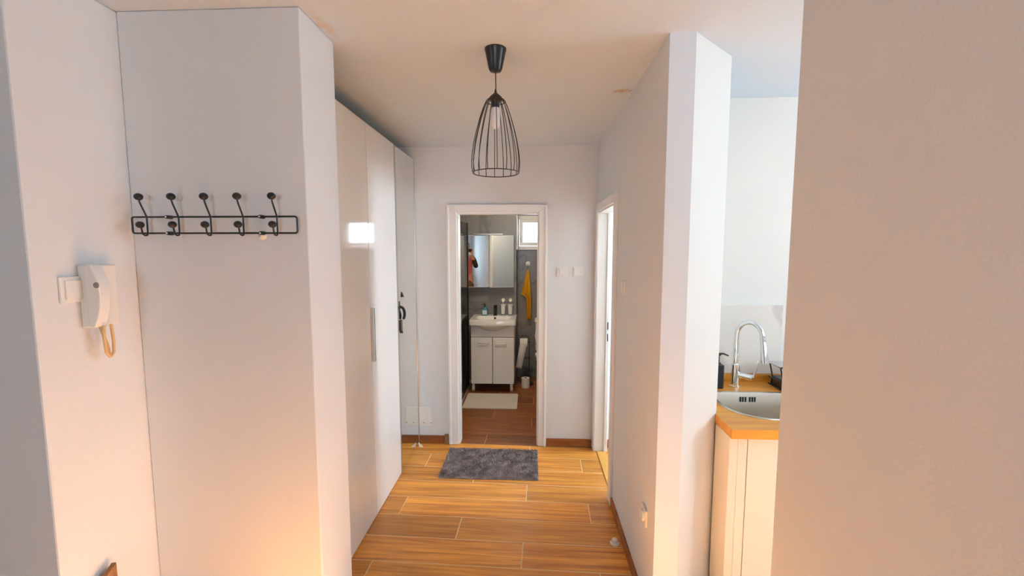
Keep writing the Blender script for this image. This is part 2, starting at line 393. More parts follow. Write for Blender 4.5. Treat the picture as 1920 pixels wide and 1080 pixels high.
# windows
def window(name, label, ax, pos, a0, a1, z0, z1, fw, mull=0, depth=.07):
    w = sthing(name, label, (pos if ax == 'x' else (a0+a1)/2, (a0+a1)/2 if ax == 'x' else pos, z0))
    def B(nm, m, p, q, r, s, d0, d1, par, bv=.004):
        if ax == 'x': return box(nm, m, pos+d0, pos+d1, p, q, r, s, par, bevel=bv)
        return box(nm, m, p, q, pos+d0, pos+d1, r, s, par, bevel=bv)
    B('frame_rail', 'trim', a0, a1, z0, z0+fw, 0, depth, w); B('frame_rail', 'trim', a0, a1, z1-fw, z1, 0, depth, w)
    xs = [a0] + [a0+(a1-a0)*(i+1)/(mull+1) for i in range(mull)] + [a1]
    B('frame_stile', 'trim', a0, a0+fw, z0+fw, z1-fw, 0, depth, w); B('frame_stile', 'trim', a1-fw, a1, z0+fw, z1-fw, 0, depth, w)
    for x in xs[1:-1]: B('frame_stile', 'trim', x-fw*.6, x+fw*.6, z0+fw, z1-fw, 0, depth, w)
    for i in range(mull+1):
        B('pane', 'pane', xs[i]+fw*.6, xs[i+1]-fw*.6, z0+fw, z1-fw, depth*.45, depth*.55, w, 0)
    return w
window('window_1', 'kitchen window beyond the frame on the right', 'x', X1+.02, .84, 1.90, 1.30, 2.40, .035, 0)
window('added_window_5', 'added living room window, unseen on the left, giving cool light', 'x', X0-.09, -1.5, -.9, 1.4, 2.1, .05, 0)  # added opening, out of view, lets cool daylight onto the near wall
window('window_2', 'living room window behind the viewer', 'y', Y0-.09, -.7, .3, 1.0, 2.2, .06, 1)
window('added_window_4', 'added kitchen end window, unseen, giving more sky light', 'y', -.89, 1.6, 2.2, 1.35, 2.15, .05, 0)  # added opening, out of view, brings extra sky light into the kitchen
# bathroom window: thick white frame with a sash, standing in its reveal
w4 = sthing('window_3', 'small white framed bathroom window above the towel', (.165, Y1, 1.66))
def frame(par, nm, x0, x1, z0, z1, f, y0, y1):
    for (a, b, c, d) in ((x0, x1, z0, z0+f), (x0, x1, z1-f, z1), (x0, x0+f, z0+f, z1-f), (x1-f, x1, z0+f, z1-f)):
        box(nm, 'trim', a, b, y0, y1, c, d, par, bevel=.004)
frame(w4, 'frame', -.20, .53, 1.66, 2.09, .047, Y1-.03, Y1+.06)
frame(w4, 'sash', -.15, .48, 1.71, 2.045, .045, Y1-.042, Y1+.04)
box('pane', 'pane', -.11, .44, Y1+.0, Y1+.008, 1.75, 2.005, w4)
box('blind_box', 'trim', -.205, .54, Y1-.05, Y1-.001, 2.095, 2.16, w4, bevel=.005)
box('handle', 'plastic', -.142, -.125, Y1-.075, Y1-.042, 1.80, 1.90, w4, bevel=.004)
# white reveal strip left of the window
struct(box('trim_1', 'trim', -.179, -.165, 5.15, Y1-.055, 1.66, HC), 'white corner strip beside the bathroom window')

# added lamp, out of sight in the side room, brightens and cools the hall
cl = thing('added_side_lamp', 'added cool-white disc lamp, unseen in the side room, lighting the hall', 'lamp', (X1, 3.06, 1.65))
mb().lathe([(.22, -.001), (.22, -.02), (.21, -.03)][::-1], (X1, 3.06, 1.65), 28, 0).build('base', 'trim', cl, smooth=True)
M['glow'] = mat('added_cool_glow', (0.9, 0.9, 0.88), 0.4)
gb = M['glow'].node_tree.nodes['Principled BSDF']; gb.inputs['Emission Color'].default_value = (.72, .87, 1.0, 1); gb.inputs['Emission Strength'].default_value = 165
mb().lathe([(.01, -.085), (.12, -.08), (.185, -.06), (.205, -.03)], (X1, 3.06, 1.65), 28, 0).build('shade', 'glow', cl, smooth=True)
# added warm lamp to brighten the vanity, unseen above the bathroom doorway
bl_ = thing('added_bath_lamp', 'added round lamp brightening the bathroom, unseen above the doorway sight line', 'lamp', (-.25, 3.9, 2.40))
mb().lathe([(.12, HC-.001), (.12, HC-.02), (.11, HC-.03)][::-1], (-.25, 3.9, 0), 28).build('base', 'trim', bl_, smooth=True)
M['glow2'] = mat('added_warm_glow', (0.9, 0.88, 0.82), 0.4)
gb = M['glow2'].node_tree.nodes['Principled BSDF']; gb.inputs['Emission Color'].default_value = (1, .80, .58, 1); gb.inputs['Emission Strength'].default_value = 110
mb().lathe([(.01, HC-.075), (.06, HC-.07), (.095, HC-.05), (.105, HC-.03)], (-.25, 3.9, 0), 28).build('shade', 'glow2', bl_, smooth=True)
# bathroom doorway
d1 = sthing('door_1', 'white bathroom door frame', ((OPL+OPR)/2, D, 0))
def casing_x(par, x0, x1, xi0, xi1, zt, zi, y):
    for (nm, poly) in (('casing', [(x0, 0), (xi0, 0), (xi0, zi), (x0, zt)]), ('casing', [(x1, 0), (xi1, 0), (xi1, zi), (x1, zt)]), ('casing', [(x0, zt), (xi0, zi), (xi1, zi), (x1, zt)])):
        mb().prism(poly, y-.014, y, 1).build(nm, 'trim', par, bevel=.003)
    # raised outer bead
    f = .020
    for poly in ([(x0, 0), (x0+f, 0), (x0+f, zt-f), (x0, zt)], [(x1, 0), (x1-f, 0), (x1-f, zt-f), (x1, zt)], [(x0, zt), (x0+f, zt-f), (x1-f, zt-f), (x1, zt)]):
        mb().prism(poly, y-.021, y-.014, 1).build('casing_bead', 'trim', par, bevel=.003)
casing_x(d1, -.692, .130, OPL+.006, OPR-.006, 2.022, OPT-.004, D)
J = .018
box('jamb', 'trim', OPL, OPL+J, D, D+.10, 0, OPT, d1, bevel=.002); box('jamb', 'trim', OPR-J, OPR, D, D+.10, 0, OPT, d1, bevel=.002)
box('head_jamb', 'trim', OPL+J, OPR-J, D, D+.10, OPT-J, OPT, d1, bevel=.002)

# side-room doorway in the hall's right wall
d2 = sthing('door_2', 'white door frame in the hall side wall', (.58, (DY0+DY1)/2, 0))
y0, y1, yi0, yi1, zt, zi = 2.625, 3.447, DY0+.006, DY1-.006, 2.012, DT-.004
for (poly) in ([(y0, 0), (yi0, 0), (yi0, zi), (y0, zt)], [(y1, 0), (yi1, 0), (yi1, zi), (y1, zt)], [(y0, zt), (yi0, zi), (yi1, zi), (y1, zt)]):
    mb().prism(poly, .514, .53, 0).build('casing', 'trim', d2, bevel=.003)
box('jamb', 'trim', .53, .631, DY0-.0, DY0+J, 0, DT, d2, bevel=.002)
fj = box('jamb', 'trim', .522, .631, DY1-.012, DY1+.002, 0, DT, d2, bevel=.002)
box('door_stop', 'trim', .600, .625, DY1-.024, DY1-.012, 0, DT-.01, d2, bevel=.002)
for (z, h) in ((1.05, .030), (.955, .030)):
    box('strike_plate', 'blackpl', .611, .619, DY1-.0255, DY1-.0235, z-h, z+h, fj)
box('head_jamb', 'trim', .53, .631, DY0+J, DY1-.014, DT-.014, DT, d2, bevel=.002)
tag(box('door_threshold', 'threshold', .545, .62, DY0+.02, DY1-.016, 0.0, .006, bevel=.002), 'orange-brown wooden threshold strip under the side room doorway', 'threshold')

# skirtings
struct(box('baseboard_right', 'skirt', .518, .53, 1.735, 2.622, 0, .062, bevel=.003), 'brown wood-look tile skirting along the hall side wall')
struct(box('baseboard_far', 'skirt', .133, .512, D-.012, D, 0, .066, bevel=.003), 'brown wood-look skirting right of the bathroom door')
bl = struct(box('baseboard_left', 'skirt', -.952, -.735, D-.012, D, 0, .072, bevel=.003), 'brown wood-look skirting left of the bathroom door')
box('end_piece', 'oldwood', -.733, -.703, D-.016, D, 0, .085, bl, bevel=.002)
struct(box('baseboard_room', 'skirt', .64, 1.4, D-.012, D, 0, .066, bevel=.003), 'wood-look skirting in the side room')

# ------------------------------------------------------------------ wardrobe
WX = -.955
wr = thing('wardrobe', 'tall white high-gloss wardrobe with mirrored end door along the hall', 'wardrobe', (-1.26, 2.7, 0))
mb().box(-1.555, WX-.045, 1.955, D-.002, .0, 2.375).build('body', 'carcass', wr)
seams = [1.955, 2.452, 2.955, D-.003]
for i in range(2):
    d = box('door', 'gloss', WX-.018, WX, seams[i]+.0025, seams[i+1]-.0025, .006, 2.385, wr, bevel=.0015)
    if i == 1:
        h = mb().box(WX, WX+.020, seams[1]-.010, seams[1]+.014, .985, 1.315)
        h.build('handle', 'satin', d, bevel=.003)
d = box('mirror_door', 'trim', WX-.018, WX-.004, seams[2]+.0015, seams[3]-.001, .006, 2.385, wr)
box('mirror', 'mirror', WX-.004, WX, seams[2]+.022, seams[3]-.010, .012, 2.378, d)
box('edge_strip', 'satin', WX-.004, WX+.003, seams[2]+.002, seams[2]+.022, .008, 2.383, d, bevel=.001)
box('edge_strip', 'satin', WX-.004, WX+.003, seams[3]-.010, seams[3]-.002, .008, 2.383, d, bevel=.001)
# black latch, curved lever and lower lock on the mirror door
yl = 2.985
hp = mb().box(WX+.0005, WX+.006, yl-.004, yl+.012, 1.19, 1.285).build('latch_plate', 'blackpl', d, bevel=.002)
mb().tube([(WX+.003, yl+.014, 1.245), (WX+.018, yl+.03, 1.235), (WX+.020, yl+.055, 1.215), (WX+.018, yl+.075, 1.19), (WX+.016, yl+.078, 1.165), (WX+.014, yl+.06, 1.15)], .010, 8).build('lever', 'black', d, smooth=True)
mb().box(WX+.0005, WX+.010, yl, yl+.045, 1.065, 1.145).build('lock_case', 'blackpl', d, bevel=.003)
mb().tube([(WX+.004, yl+.03, 1.075), (WX+.006, yl+.05, 1.045)], .006, 6).build('key', 'black', d)
mb().tube([(WX+.002, yl+.07, 1.345), (WX+.006, yl+.085, 1.31)], [.004, .008], 6).build('hook', 'black', d)
tag(mb().prism([(-.94, 0.0), (-.905, 0.0), (-.945, .035)], 3.385, 3.395, 1).build('door_wedge', 'plastic'), 'tiny white wedge on the floor at the foot of the mirror', 'wedge')

# cover plate, switches on the far wall
cp = thing('cover_plate', 'square white blank cover plate low on the far wall beside the mirror', 'cover plate', (-.90, D, .155))
box('plate', 'plastic', -.953, -.845, D-.006, D, .155, .318, cp, bevel=.002)
for x in (-.945, -.885): mb().lathe([(.004, 0), (.004, .0015)], (x+.035-.0, D-.0078, .182), 8, 1).build('screw', 'hole', cp)
def wall_switch(label, c, s, ax, rock, group=None):
    """square switch: frame + rocker; ax 'y' faces -y, '+x'/'-x' faces that way"""
    t = thing('wall_switch', label, 'switch', c)
    def B(nm, m, a, z, d0, d1, par, bv):
        if ax == 'y': return box(nm, m, c[0]-a, c[0]+a, c[1]-d1, c[1]-d0, c[2]-z, c[2]+z, par, bevel=bv)
        if ax == '+x': return box(nm, m, c[0]+d0, c[0]+d1, c[1]-a, c[1]+a, c[2]-z, c[2]+z, par, bevel=bv)
        return box(nm, m, c[0]-d1, c[0]-d0, c[1]-a, c[1]+a, c[2]-z, c[2]+z, par, bevel=bv)
    B('frame', 'plastic', s, s, 0, .009, t, .003)
    B('rocker', 'plastic', s*rock, s*rock, .009, .014, t, .002)
    return t
wall_switch('white wall switch nearer the bathroom doorway, with a small raised rocker', (.249, D, 1.478), .040, 'y', .55)
wall_switch('white wall switch nearer the hall corner, with a large flat rocker', (.381, D, 1.478), .040, 'y', .78)
wall_switch('slim white switch on the hall side wall beside the room doorway', (.53, 2.42, 1.442), .038, '-x', .7)
wall_switch('white light switch left of the door phone', (-1.457, 1.270, 1.527), .042, '+x', .72)
# socket low on the hall wall
so = thing('power_socket', 'white power socket low on the hall side wall', 'socket', (.53, 1.865, .44))
box('frame', 'plastic', .519, .53, 1.825, 1.905, .40, .48, so, bevel=.003)
mb().lathe([(.026, 0), (.026, .010), (.022, .010), (.022, .003)], (.509, 1.865, .44), 20, 0).build('cup', 'plastic', so, smooth=True)
for y in (1.8555, 1.8745): mb().lathe([(.003, 0), (.003, .003)], (.5095, y, .44), 8, 0).build('pin_hole', 'hole', so)

# ------------------------------------------------------------------ coat rack
cr = thing('coat_rack', 'black wire coat rack with five double ball hooks on the wall', 'coat rack', (-1.13, 1.49, 1.71))
rp = rrect(-1.437, -.828, 1.7125, 1.7705, (.008,)*4, 4)
mb().tube([(p[0], 1.470, p[1]) for p in rp], .0032, 8, True).build('frame', 'black', cr, smooth=True)
for x in (-1.374, -1.256, -1.138, -1.019, -.896):
    h = mb().tube([(x, 1.4625, 1.772), (x, 1.4625, 1.712), (x, 1.459, 1.7045), (x, 1.450, 1.7035), (x, 1.442, 1.709), (x, 1.437, 1.735)], .0028, 8)
    h.tube([(x, 1.4625, 1.770), (x, 1.442, 1.812), (x, 1.438, 1.822), (x, 1.437, 1.835)], .0028, 8)
    ho = h.build('hook', 'black', cr, smooth=True)
    mb().ball((x, 1.434, 1.741), .0132, 10, (1, 1, .92)).build('knob', 'black', ho, smooth=True)
    mb().ball((x, 1.436, 1.838), .0138, 10, (1, 1, .9)).build('knob', 'black', ho, smooth=True)
for x in (-1.306, -.962):
    for z in (1.7125, 1.7705):
        mb().lathe([(.006, 0), (.007, .006), (.007, .024)], (x, 1.466, z), 12, 1).build('wall_mount', 'black', cr, smooth=True)
        mb().lathe([(.0025, 0), (.0038, .0015), (.0038, .003)], (x, 1.463, z), 10, 1).build('screw', 'satin', cr, smooth=True)
sh = thing('suction_hook', 'small clear suction hook on the wall just under the coat rack', 'hook', (-.970, 1.49, 1.705))
mb().lathe([(.004, -.010), (.006, -.008), (.016, -.0015), (.017, 0)], (-.970, 1.49, 1.705), 18, 1).build('cup', 'clear', sh, smooth=True)
mb().tube([(-.970, 1.480, 1.706), (-.970, 1.472, 1.698), (-.970, 1.466, 1.694), (-.970, 1.464, 1.700)], .0025, 6).build('hook', 'clear', sh, smooth=True)

# ------------------------------------------------------------------ door phone
LX = -1.457
ip = thing('door_phone', 'white door phone handset with looped cord on the narrow side wall', 'intercom', (LX, 1.34, 1.40))
box('base', 'plastic', LX, -1.424, 1.288, 1.386, 1.400, 1.603, ip, bevel=.004)
prof = []
for i in range(13):
    t = i/12; z = 1.402+.204*t
    bul = math.sin(PI*min(1, max(0, t)))**.8
    prof.append((-1.404+.026*bul+.002*t, z))
back = [(-1.4235, 1.606), (-1.4235, 1.402)]
hs = mb().prism(prof+back, 1.278, 1.314, 1).build('handset', 'plastic', ip, bevel=.004)
mb().lathe([(.009, 0), (.010, .002)], (-1.386, 1.2765, 1.540), 14, 1).build('earpiece_grille', 'grey_plastic', hs, smooth=True)
mb().tube([(-1.398, 1.303, 1.405), (-1.398, 1.300, 1.36), (-1.400, 1.305, 1.315), (-1.402, 1.318, 1.297), (-1.405, 1.322, 1.303), (-1.408, 1.318, 1.34), (-1.412, 1.310, 1.375), (-1.414, 1.305, 1.402)], .0045, 8).build('cord', 'cord', ip, smooth=True)
mb().tube([(-1.402, 1.330, 1.405), (-1.402, 1.334, 1.35), (-1.404, 1.334, 1.31), (-1.406, 1.326, 1.297), (-1.408, 1.320, 1.305), (-1.410, 1.312, 1.35), (-1.410, 1.306, 1.402)], .0045, 8).build('cord', 'cord', ip, smooth=True)
# wooden batten leaning against the side wall, only its tip is seen
b0 = Vector((-1.36, 1.215, 0)); b1 = Vector((-1.432, 1.272, .560)); dr = (b1-b0).normalized()
sx = Vector((0, 1, -.08)).normalized(); sx = (sx-dr*sx.dot(dr)).normalized(); sy = dr.cross(sx)
vsx = []
for (p, sl) in ((b0, 0), (b1, .018)):
    for (a, b) in ((-1, -1), (1, -1), (1, 1), (-1, 1)): vsx.append(p+sx*a*.028+sy*b*.009+dr*sl*a)
zmin = min(v.z for v in vsx); vsx = [v-Vector((0, 0, zmin)) for v in vsx]
tag(mb().add(vsx, [(0,3,2,1),(4,5,6,7),(0,1,5,4),(1,2,6,5),(2,3,7,6),(3,0,4,7)]).build('wooden_batten', 'oldwood', bevel=.002), 'tip of a brown wooden batten leaning on the narrow side wall', 'batten')

# ------------------------------------------------------------------ pendant lamp
LC = (-.152, 1.828)
pl = thing('pendant_lamp', 'black wire cage pendant lamp hanging from the hall ceiling', 'lamp', (LC[0], LC[1], 1.98))
mb().lathe([(.0455, HC), (.0455, HC-.006), (.043, HC-.012), (.0275, HC-.082), (.024, HC-.088), (.010, HC-.0905), (.004, HC-.094)][::-1], (*LC, 0), 32).build('ceiling_canopy', 'blackpl', pl, smooth=True)
mb().tube([(LC[0], LC[1], HC-.09), (LC[0]+.0008, LC[1], 2.35), (LC[0]+.001, LC[1], 2.31)], .0022, 8).build('cord', 'black', pl, smooth=True)
cap = mb().lathe([(.0165, 2.248), (.0165, 2.268), (.019, 2.272), (.022, 2.276), (.030, 2.280), (.026, 2.292), (.012, 2.304), (.006, 2.310), (.0035, 2.325)], (*LC, 0), 24).build('lamp_holder', 'blackpl', pl, smooth=True)
mb().lathe([(.004, 2.162), (.013, 2.166), (.0175, 2.176), (.0185, 2.19), (.0185, 2.235), (.0155, 2.250)], (*LC, 0), 24).build('bulb', 'bulb', pl, smooth=True)
NR = 16
prf = [(.020, 2.287), (.034, 2.281), (.042, 2.270), (.053, 2.245), (.067, 2.205), (.081, 2.155), (.0925, 2.105), (.0995, 2.060), (.1025, 2.025), (.1015, 2.000), (.0985, 1.980)]
for i in range(NR):
    a = 2*PI*(i+.35)/NR
    mb().tube([(LC[0]+r*math.cos(a), LC[1]+r*math.sin(a), z) for (r, z) in prf], .0017, 6).build('cage_wire', 'black', pl, smooth=True)
mb().tube([(LC[0]+.0985*math.cos(2*PI*i/48), LC[1]+.0985*math.sin(2*PI*i/48), 1.980) for i in range(48)], .0020, 6, True).build('bottom_ring', 'black', pl, smooth=True)
mb().tube([(LC[0]+.040*math.cos(2*PI*i/32), LC[1]+.040*math.sin(2*PI*i/32), 2.2735) for i in range(32)], .0018, 6, True).build('top_ring', 'black', pl, smooth=True)

# ------------------------------------------------------------------ hall rug, door stop
ru = thing('hall_rug', 'grey fluffy rug on the floor in front of the bathroom doorway', 'rug', (-.305, 3.13, 0))
RX0, RX1, RY0, RY1 = -.672, .060, 2.902, 3.362
mb().prism(rrect(RX0, RX1, RY0, RY1, (.012,)*4, 3), 0.0, .007).build('backing', 'rugbase', ru)
tuft = mb(); NT = 15000
for i in range(NT):
    x = random.uniform(RX0+.003, RX1-.003); y = random.uniform(RY0+.003, RY1-.003)
    a = random.uniform(0, 2*PI); w = .0035; h = random.uniform(.007, .016)
    fx = math.sin(x*23+y*9)+math.sin(y*31-x*14); fx += random.uniform(-.8, .8)
    lx = .006*math.cos(fx*1.7); ly = .006*math.sin(fx*1.7)
    ca, sa = math.cos(a)*w, math.sin(a)*w
    tuft.add([(x-ca, y-sa, .006), (x+ca, y+sa, .006), (x+lx, y+ly, .006+h)], [(0, 1, 2)])
me = bpy.data.meshes.new('pile'); me.from_pydata([(v[0]+.305, v[1]-3.13, v[2]) for v in tuft.v], [], tuft.f); me.materials.append(M['rug'])
po = bpy.data.objects.new('pile', me); COL.objects.link(po); po.parent = ru; po['kind'] = 'stuff'
ds = thing('door_stop', 'small round clear door stop on the floor by the skirting', 'door stop', (.478, 2.27, 0))
mb().lathe([(.026, 0), (.026, .006), (.021, .010), (.016, .010)], (.478, 2.27, 0), 24).build('base', 'clear', ds, smooth=True)
mb().lathe([(.015, .010), (.017, .018), (.016, .026), (.010, .031), (.002, .032)], (.478, 2.27, 0), 24).build('bumper', 'clear', ds, smooth=True)

# ------------------------------------------------------------------ kitchen
CT = .90
kc = thing('base_cabinet', 'cream kitchen base cabinet under the wooden worktop', 'cabinet', (1.6, 2.1, 0))
mb().box(.885, 2.5, 1.795, 2.448, .10, .66).build('body', 'carcass', kc)
box('side_panel', 'cream', .850, .885, 1.775, 1.915, 0, .858, kc, bevel=.002)
box('plinth', 'carcass', .886, 2.5, 1.84, 1.858, 0, .10, kc)
box('front_rail', 'carcass', .886, 2.5, 1.797, 1.82, .66, .858, kc)
box('end_filler', 'cream', .886, .925, 1.776, 1.795, .102, .858, kc, bevel=.0015)
xs = (.927, 1.525, 2.12, 2.5)
for i in range(3):
    dd = box('door', 'cream', xs[i]+.0015, xs[i+1]-.0015, 1.776, 1.795, .102, .856, kc, bevel=.0015)
    box('handle', 'satin', xs[i+1]-.06, xs[i+1]-.045, 1.755, 1.776, .62, .76, dd, bevel=.003)
SX0, SX1, SY0, SY1 = .925, 1.46, 1.862, 2.242
RAD = (.17, .06, .05, .055)
tag(holed_plate([(.846, 1.752), (2.5, 1.752), (2.5, 2.448), (.868, 2.448), (.868, 1.948), (.852, 1.925)], rrect(SX0+.010, SX1-.010, SY0+.010, SY1-.010, tuple(r*.95 for r in RAD), 8), CT-.04, CT).build('worktop', 'oak'), 'orange oak kitchen worktop with a sink cut-out', 'worktop')
tag(box('worktop_upstand', 'oak', .868, 2.5, 2.430, 2.448, CT+.0005, CT+.042, bevel=.002), 'narrow oak upstand strip behind the kitchen worktop', 'upstand')
struct(box('trim_2', 'splash', .93, 1.432, 2.442, 2.4505, CT+.043, 1.34, bevel=.001), 'pale marble splashback panel behind the tap')
sk = thing('kitchen_sink', 'stainless steel inset sink with a rounded corner in the worktop', 'sink', (1.19, 2.05, CT))
lp = []
for (ins, z, rs) in ((0, CT+.0008, 1.0), (.001, CT+.0035, 1.0), (.010, CT+.0045, .95), (.016, CT+.002, .92), (.020, CT-.008, .9), (.026, CT-.09, .86), (.040, CT-.150, .8), (.07, CT-.163, .6), (.12, CT-.166, .3)):
    lp.append(rrect(SX0+ins, SX1-ins, SY0+ins, SY1-ins, tuple(r*rs for r in RAD), 8, z))
so_ = mb().loops(lp, False, True).build('bowl', 'steel', sk, smooth=True)
mb().lathe([(.045, CT-.1655), (.045, CT-.162), (.036, CT-.163), (.010, CT-.164)], (1.25, 2.05, 0), 24).build('drain', 'chrome', sk, smooth=True)
# overflow: two groups of slots on the back wall of the bowl
for i, x in enumerate((1.108, 1.121, 1.134, 1.156, 1.169, 1.182)):
    box('overflow_slot', 'hole', x-.004, x+.004, SY1-.0245, SY1-.0205, CT-.046, CT-.020, sk)
fa = thing('kitchen_tap', 'tall chrome gooseneck kitchen tap with pull-out spout', 'tap', (1.125, 2.33, CT))
bx, by = 1.130, 2.335
mb().lathe([(.027, CT), (.027, CT+.006), (.022, CT+.009), (.0215, CT+.125), (.017, CT+.130)], (bx, by, 0), 24).build('body', 'chrome', fa, smooth=True)
pts = [(bx, by, CT+.12), (bx, by, CT+.245)]
tx, ty = .118, -.118; rad = .062
dirv = Vector((tx, ty, 0)).normalized(); RR = .064
cx = Vector((bx, by, CT+.285)) + dirv*RR
for i in range(0, 15):
    a = PI - PI*1.06*i/14*.94
    pts.append(tuple(cx + dirv*RR*math.cos(a) + Vector((0, 0, 1))*(RR*1.28)*math.sin(a)))
mb().tube(pts, .0125, 14).build('neck', 'chrome', fa, smooth=True)
e0 = Vector(pts[-1]); e1 = e0 + (dirv*.016+Vector((0, 0, -.125)))
mb().tube([e0-(e1-e0)*.02, e0+(e1-e0)*.25, e0+(e1-e0)*.27, e1], [.0145, .015, .0155, .021], 18).build('spray_head', 'chrome', fa, smooth=True)
mb().tube([e1-(e1-e0)*.005, e1+(e1-e0)*.01], [.018, .018], 18).build('nozzle', 'blackpl', fa, smooth=True)
side = Vector((.80, -.60, 0))
p0 = Vector((bx, by, CT+.070)); p1 = p0+side*.085+Vector((0, 0, -.006))
mb().tube([p0, p1], .0165, 16).build('mixer_cartridge', 'chrome', fa, smooth=True)
p2 = p1+side*.002
mb().tube([p2+Vector((0, 0, .004)), p2+side*.014+Vector((0, 0, .05)), p2+side*.022+Vector((0, 0, .105))], [.0055, .0042, .0035], 10).build('lever', 'chrome', fa, smooth=True)
sp = thing('soap_dispenser', 'slim black soap dispenser beside the kitchen tap', 'dispenser', (1.040, 2.31, CT))
mb().prism(rrect(1.000, 1.052, 2.285, 2.337, (.012,)*4, 5), CT, CT+.130).build('bottle', 'blackpl', sp, bevel=.004)
mb().lathe([(.013, CT+.130), (.013, CT+.140), (.006, CT+.142), (.006, CT+.178), (.012, CT+.180), (.012, CT+.190)], (1.026, 2.311, 0), 16).build('pump', 'blackpl', sp, smooth=True)
mb().tube([(1.026, 2.311, CT+.188), (1.046, 2.301, CT+.192), (1.070, 2.290, CT+.183)], [.006, .005, .004], 8).build('spout', 'blackpl', sp, smooth=True)
dk = thing('dish_rack', 'black dish rack end at the right of the sink', 'dish rack', (1.40, 2.32, CT))
for y in (2.27, 2.37):
    mb().tube([(1.345, y, CT+.004), (1.352, y, CT+.05), (1.335, y, CT+.125), (1.326, y, CT+.13)], .004, 8).build('upright', 'black', dk, smooth=True)
for z in (CT+.005, CT+.045, CT+.128):
    mb().tube([(1.335+.008*(z < CT+.1), 2.25, z), (1.335+.008*(z < CT+.1), 2.39, z)], .004, 8).build('cross_wire', 'black', dk, smooth=True)
mb().prism([(1.325, CT+.128), (1.62, CT+.128), (1.62, CT+.134), (1.32, CT+.134)], 2.255, 2.385, 1).build('tray', 'satin', dk)
mb().box(1.35, 1.62, 2.26, 2.38, CT+.001, CT+.055).build('drip_tray', 'blackpl', dk, bevel=.008)

# ------------------------------------------------------------------ bathroom
va = thing('bathroom_vanity', 'white two-door washbasin cabinet on short legs', 'vanity', (-.443, 4.95, 0))
box('body', 'carcass', -.690, -.194, 4.815, 5.14, .110, .775, va)
box('front_panel', 'trim', -.690, -.194, 4.760, 4.780, .663, .80, va, bevel=.002)
for i, (a, b) in enumerate(((-.690, -.4455), (-.4385, -.194))):
    dd = box('door', 'trim', a, b, 4.760, 4.779, .110, .655, va, bevel=.003)
    c = (-.545, -.345)[i]
    mb().tube([(c-.062, 4.760, .588), (c-.058, 4.742, .588), (c+.058, 4.742, .588), (c+.062, 4.760, .588)], .0055, 8).build('handle', 'satin', dd, smooth=True)
for x in (-.668, -.222):
    for y in (4.79, 5.10): mb().box(x-.018, x+.018, y-.016, y+.016, 0, .110).build('leg', 'satin', va, bevel=.004)
wbs = thing('washbasin', 'white ceramic washbasin with a bowed front on the vanity cabinet', 'washbasin', (-.44, 4.92, .80))
outer = rrect(-.706, -.171, 4.700, 5.140, (.03, .03, .008, .008), 5)
ins = [(p[0], p[1]) for p in rrect(-.655, -.222, 4.738, 5.035, (.10, .10, .06, .06), 5)]
lps = [[(p[0], p[1], .806) for p in outer], [(p[0], p[1], .858) for p in outer],
       [(-.4385+(p[0]+.4385)*.985, 4.92+(p[1]-4.92)*.985, .866) for p in outer],
       [(p[0], p[1], .864) for p in ins], [(-.4385+(p[0]+.4385)*.95, 4.887+(p[1]-4.887)*.95, .852) for p in ins],
       [(-.4385+(p[0]+.4385)*.75, 4.887+(p[1]-4.887)*.7, .800) for p in ins], [(-.4385+(p[0]+.4385)*.45, 4.887+(p[1]-4.887)*.4, .78) for p in ins]]
mb().loops(lps, True, True).build('bowl', 'ceramic', wbs, smooth=True)
nb = 24; lo_ = []; 
apr = []
for j in range(5):
    t = j/4; row = []
    for i in range(nb+1):
        u = -1+2*i/nb; x = -.4385+u*.255
        bot = .806-.075*max(0, math.cos(u*PI/2*1.02))**1.3
        bulge = .018*math.cos(u*PI/2)*math.sin(PI*(.35+.65*t))
        row.append((x, 4.712-bulge+.046*t**2, .815+(bot-.815)*t))
    apr.append(row)
av = [v for r in apr for v in r]; af = [(j*(nb+1)+i, j*(nb+1)+i+1, (j+1)*(nb+1)+i+1, (j+1)*(nb+1)+i) for j in range(4) for i in range(nb)]
bk = [(v[0], 4.7595, v[2]) for v in av]; n0 = len(av)
af += [tuple(i+n0 for i in f)[::-1] for f in af]
rim = [i for i in range(nb+1)] + [(j)*(nb+1)+nb for j in range(1, 5)] + [4*(nb+1)+i for i in range(nb-1, -1, -1)] + [j*(nb+1) for j in range(3, 0, -1)]
af += [(rim[i], rim[(i+1) % len(rim)], n0+rim[(i+1) % len(rim)], n0+rim[i]) for i in range(len(rim))]
mb().add(av+bk, af).build('apron', 'ceramic', wbs, smooth=True)
mb().lathe([(.011, 0), (.013, .003), (.013, .006)], (-.432, 5.012, .838), 14, 1).build('overflow', 'hole', wbs)
bt = thing('basin_tap', 'short black basin mixer tap', 'tap', (-.432, 5.065, .866))
mb().lathe([(.023, .866), (.023, .872), (.020, .875), (.020, .985), (.016, .992)], (-.432, 5.065, 0), 18).build('body', 'black', bt, smooth=True)
mb().tube([(-.432, 5.06, .945), (-.432, 4.985, .940), (-.432, 4.970, .925)], [.014, .012, .010], 10).build('spout', 'black', bt, smooth=True)
mb().tube([(-.432, 5.065, .990), (-.432, 5.060, .998), (-.400, 5.000, 1.002)], [.014, .012, .006], 10).build('lever', 'chrome', bt, smooth=True)
sb = thing('hand_soap_bottle', 'teal hand soap bottle with pale label on the washbasin edge', 'bottle', (-.562, 5.07, .866))
mb().loops([[(-.562+(p[0]), 5.07+p[1]*.7, z) for p in rrect(-w, w, -w, w, (w*.55,)*4, 4)] for (w, z) in ((.034, .866), (.036, .870), (.034, .94), (.022, .962), (.011, .968), (.011, .975))], True, True).build('bottle', 'teal', sb, smooth=True)
box('label', 'label', -.590, -.534, 5.0425, 5.045, .878, .930, sb)
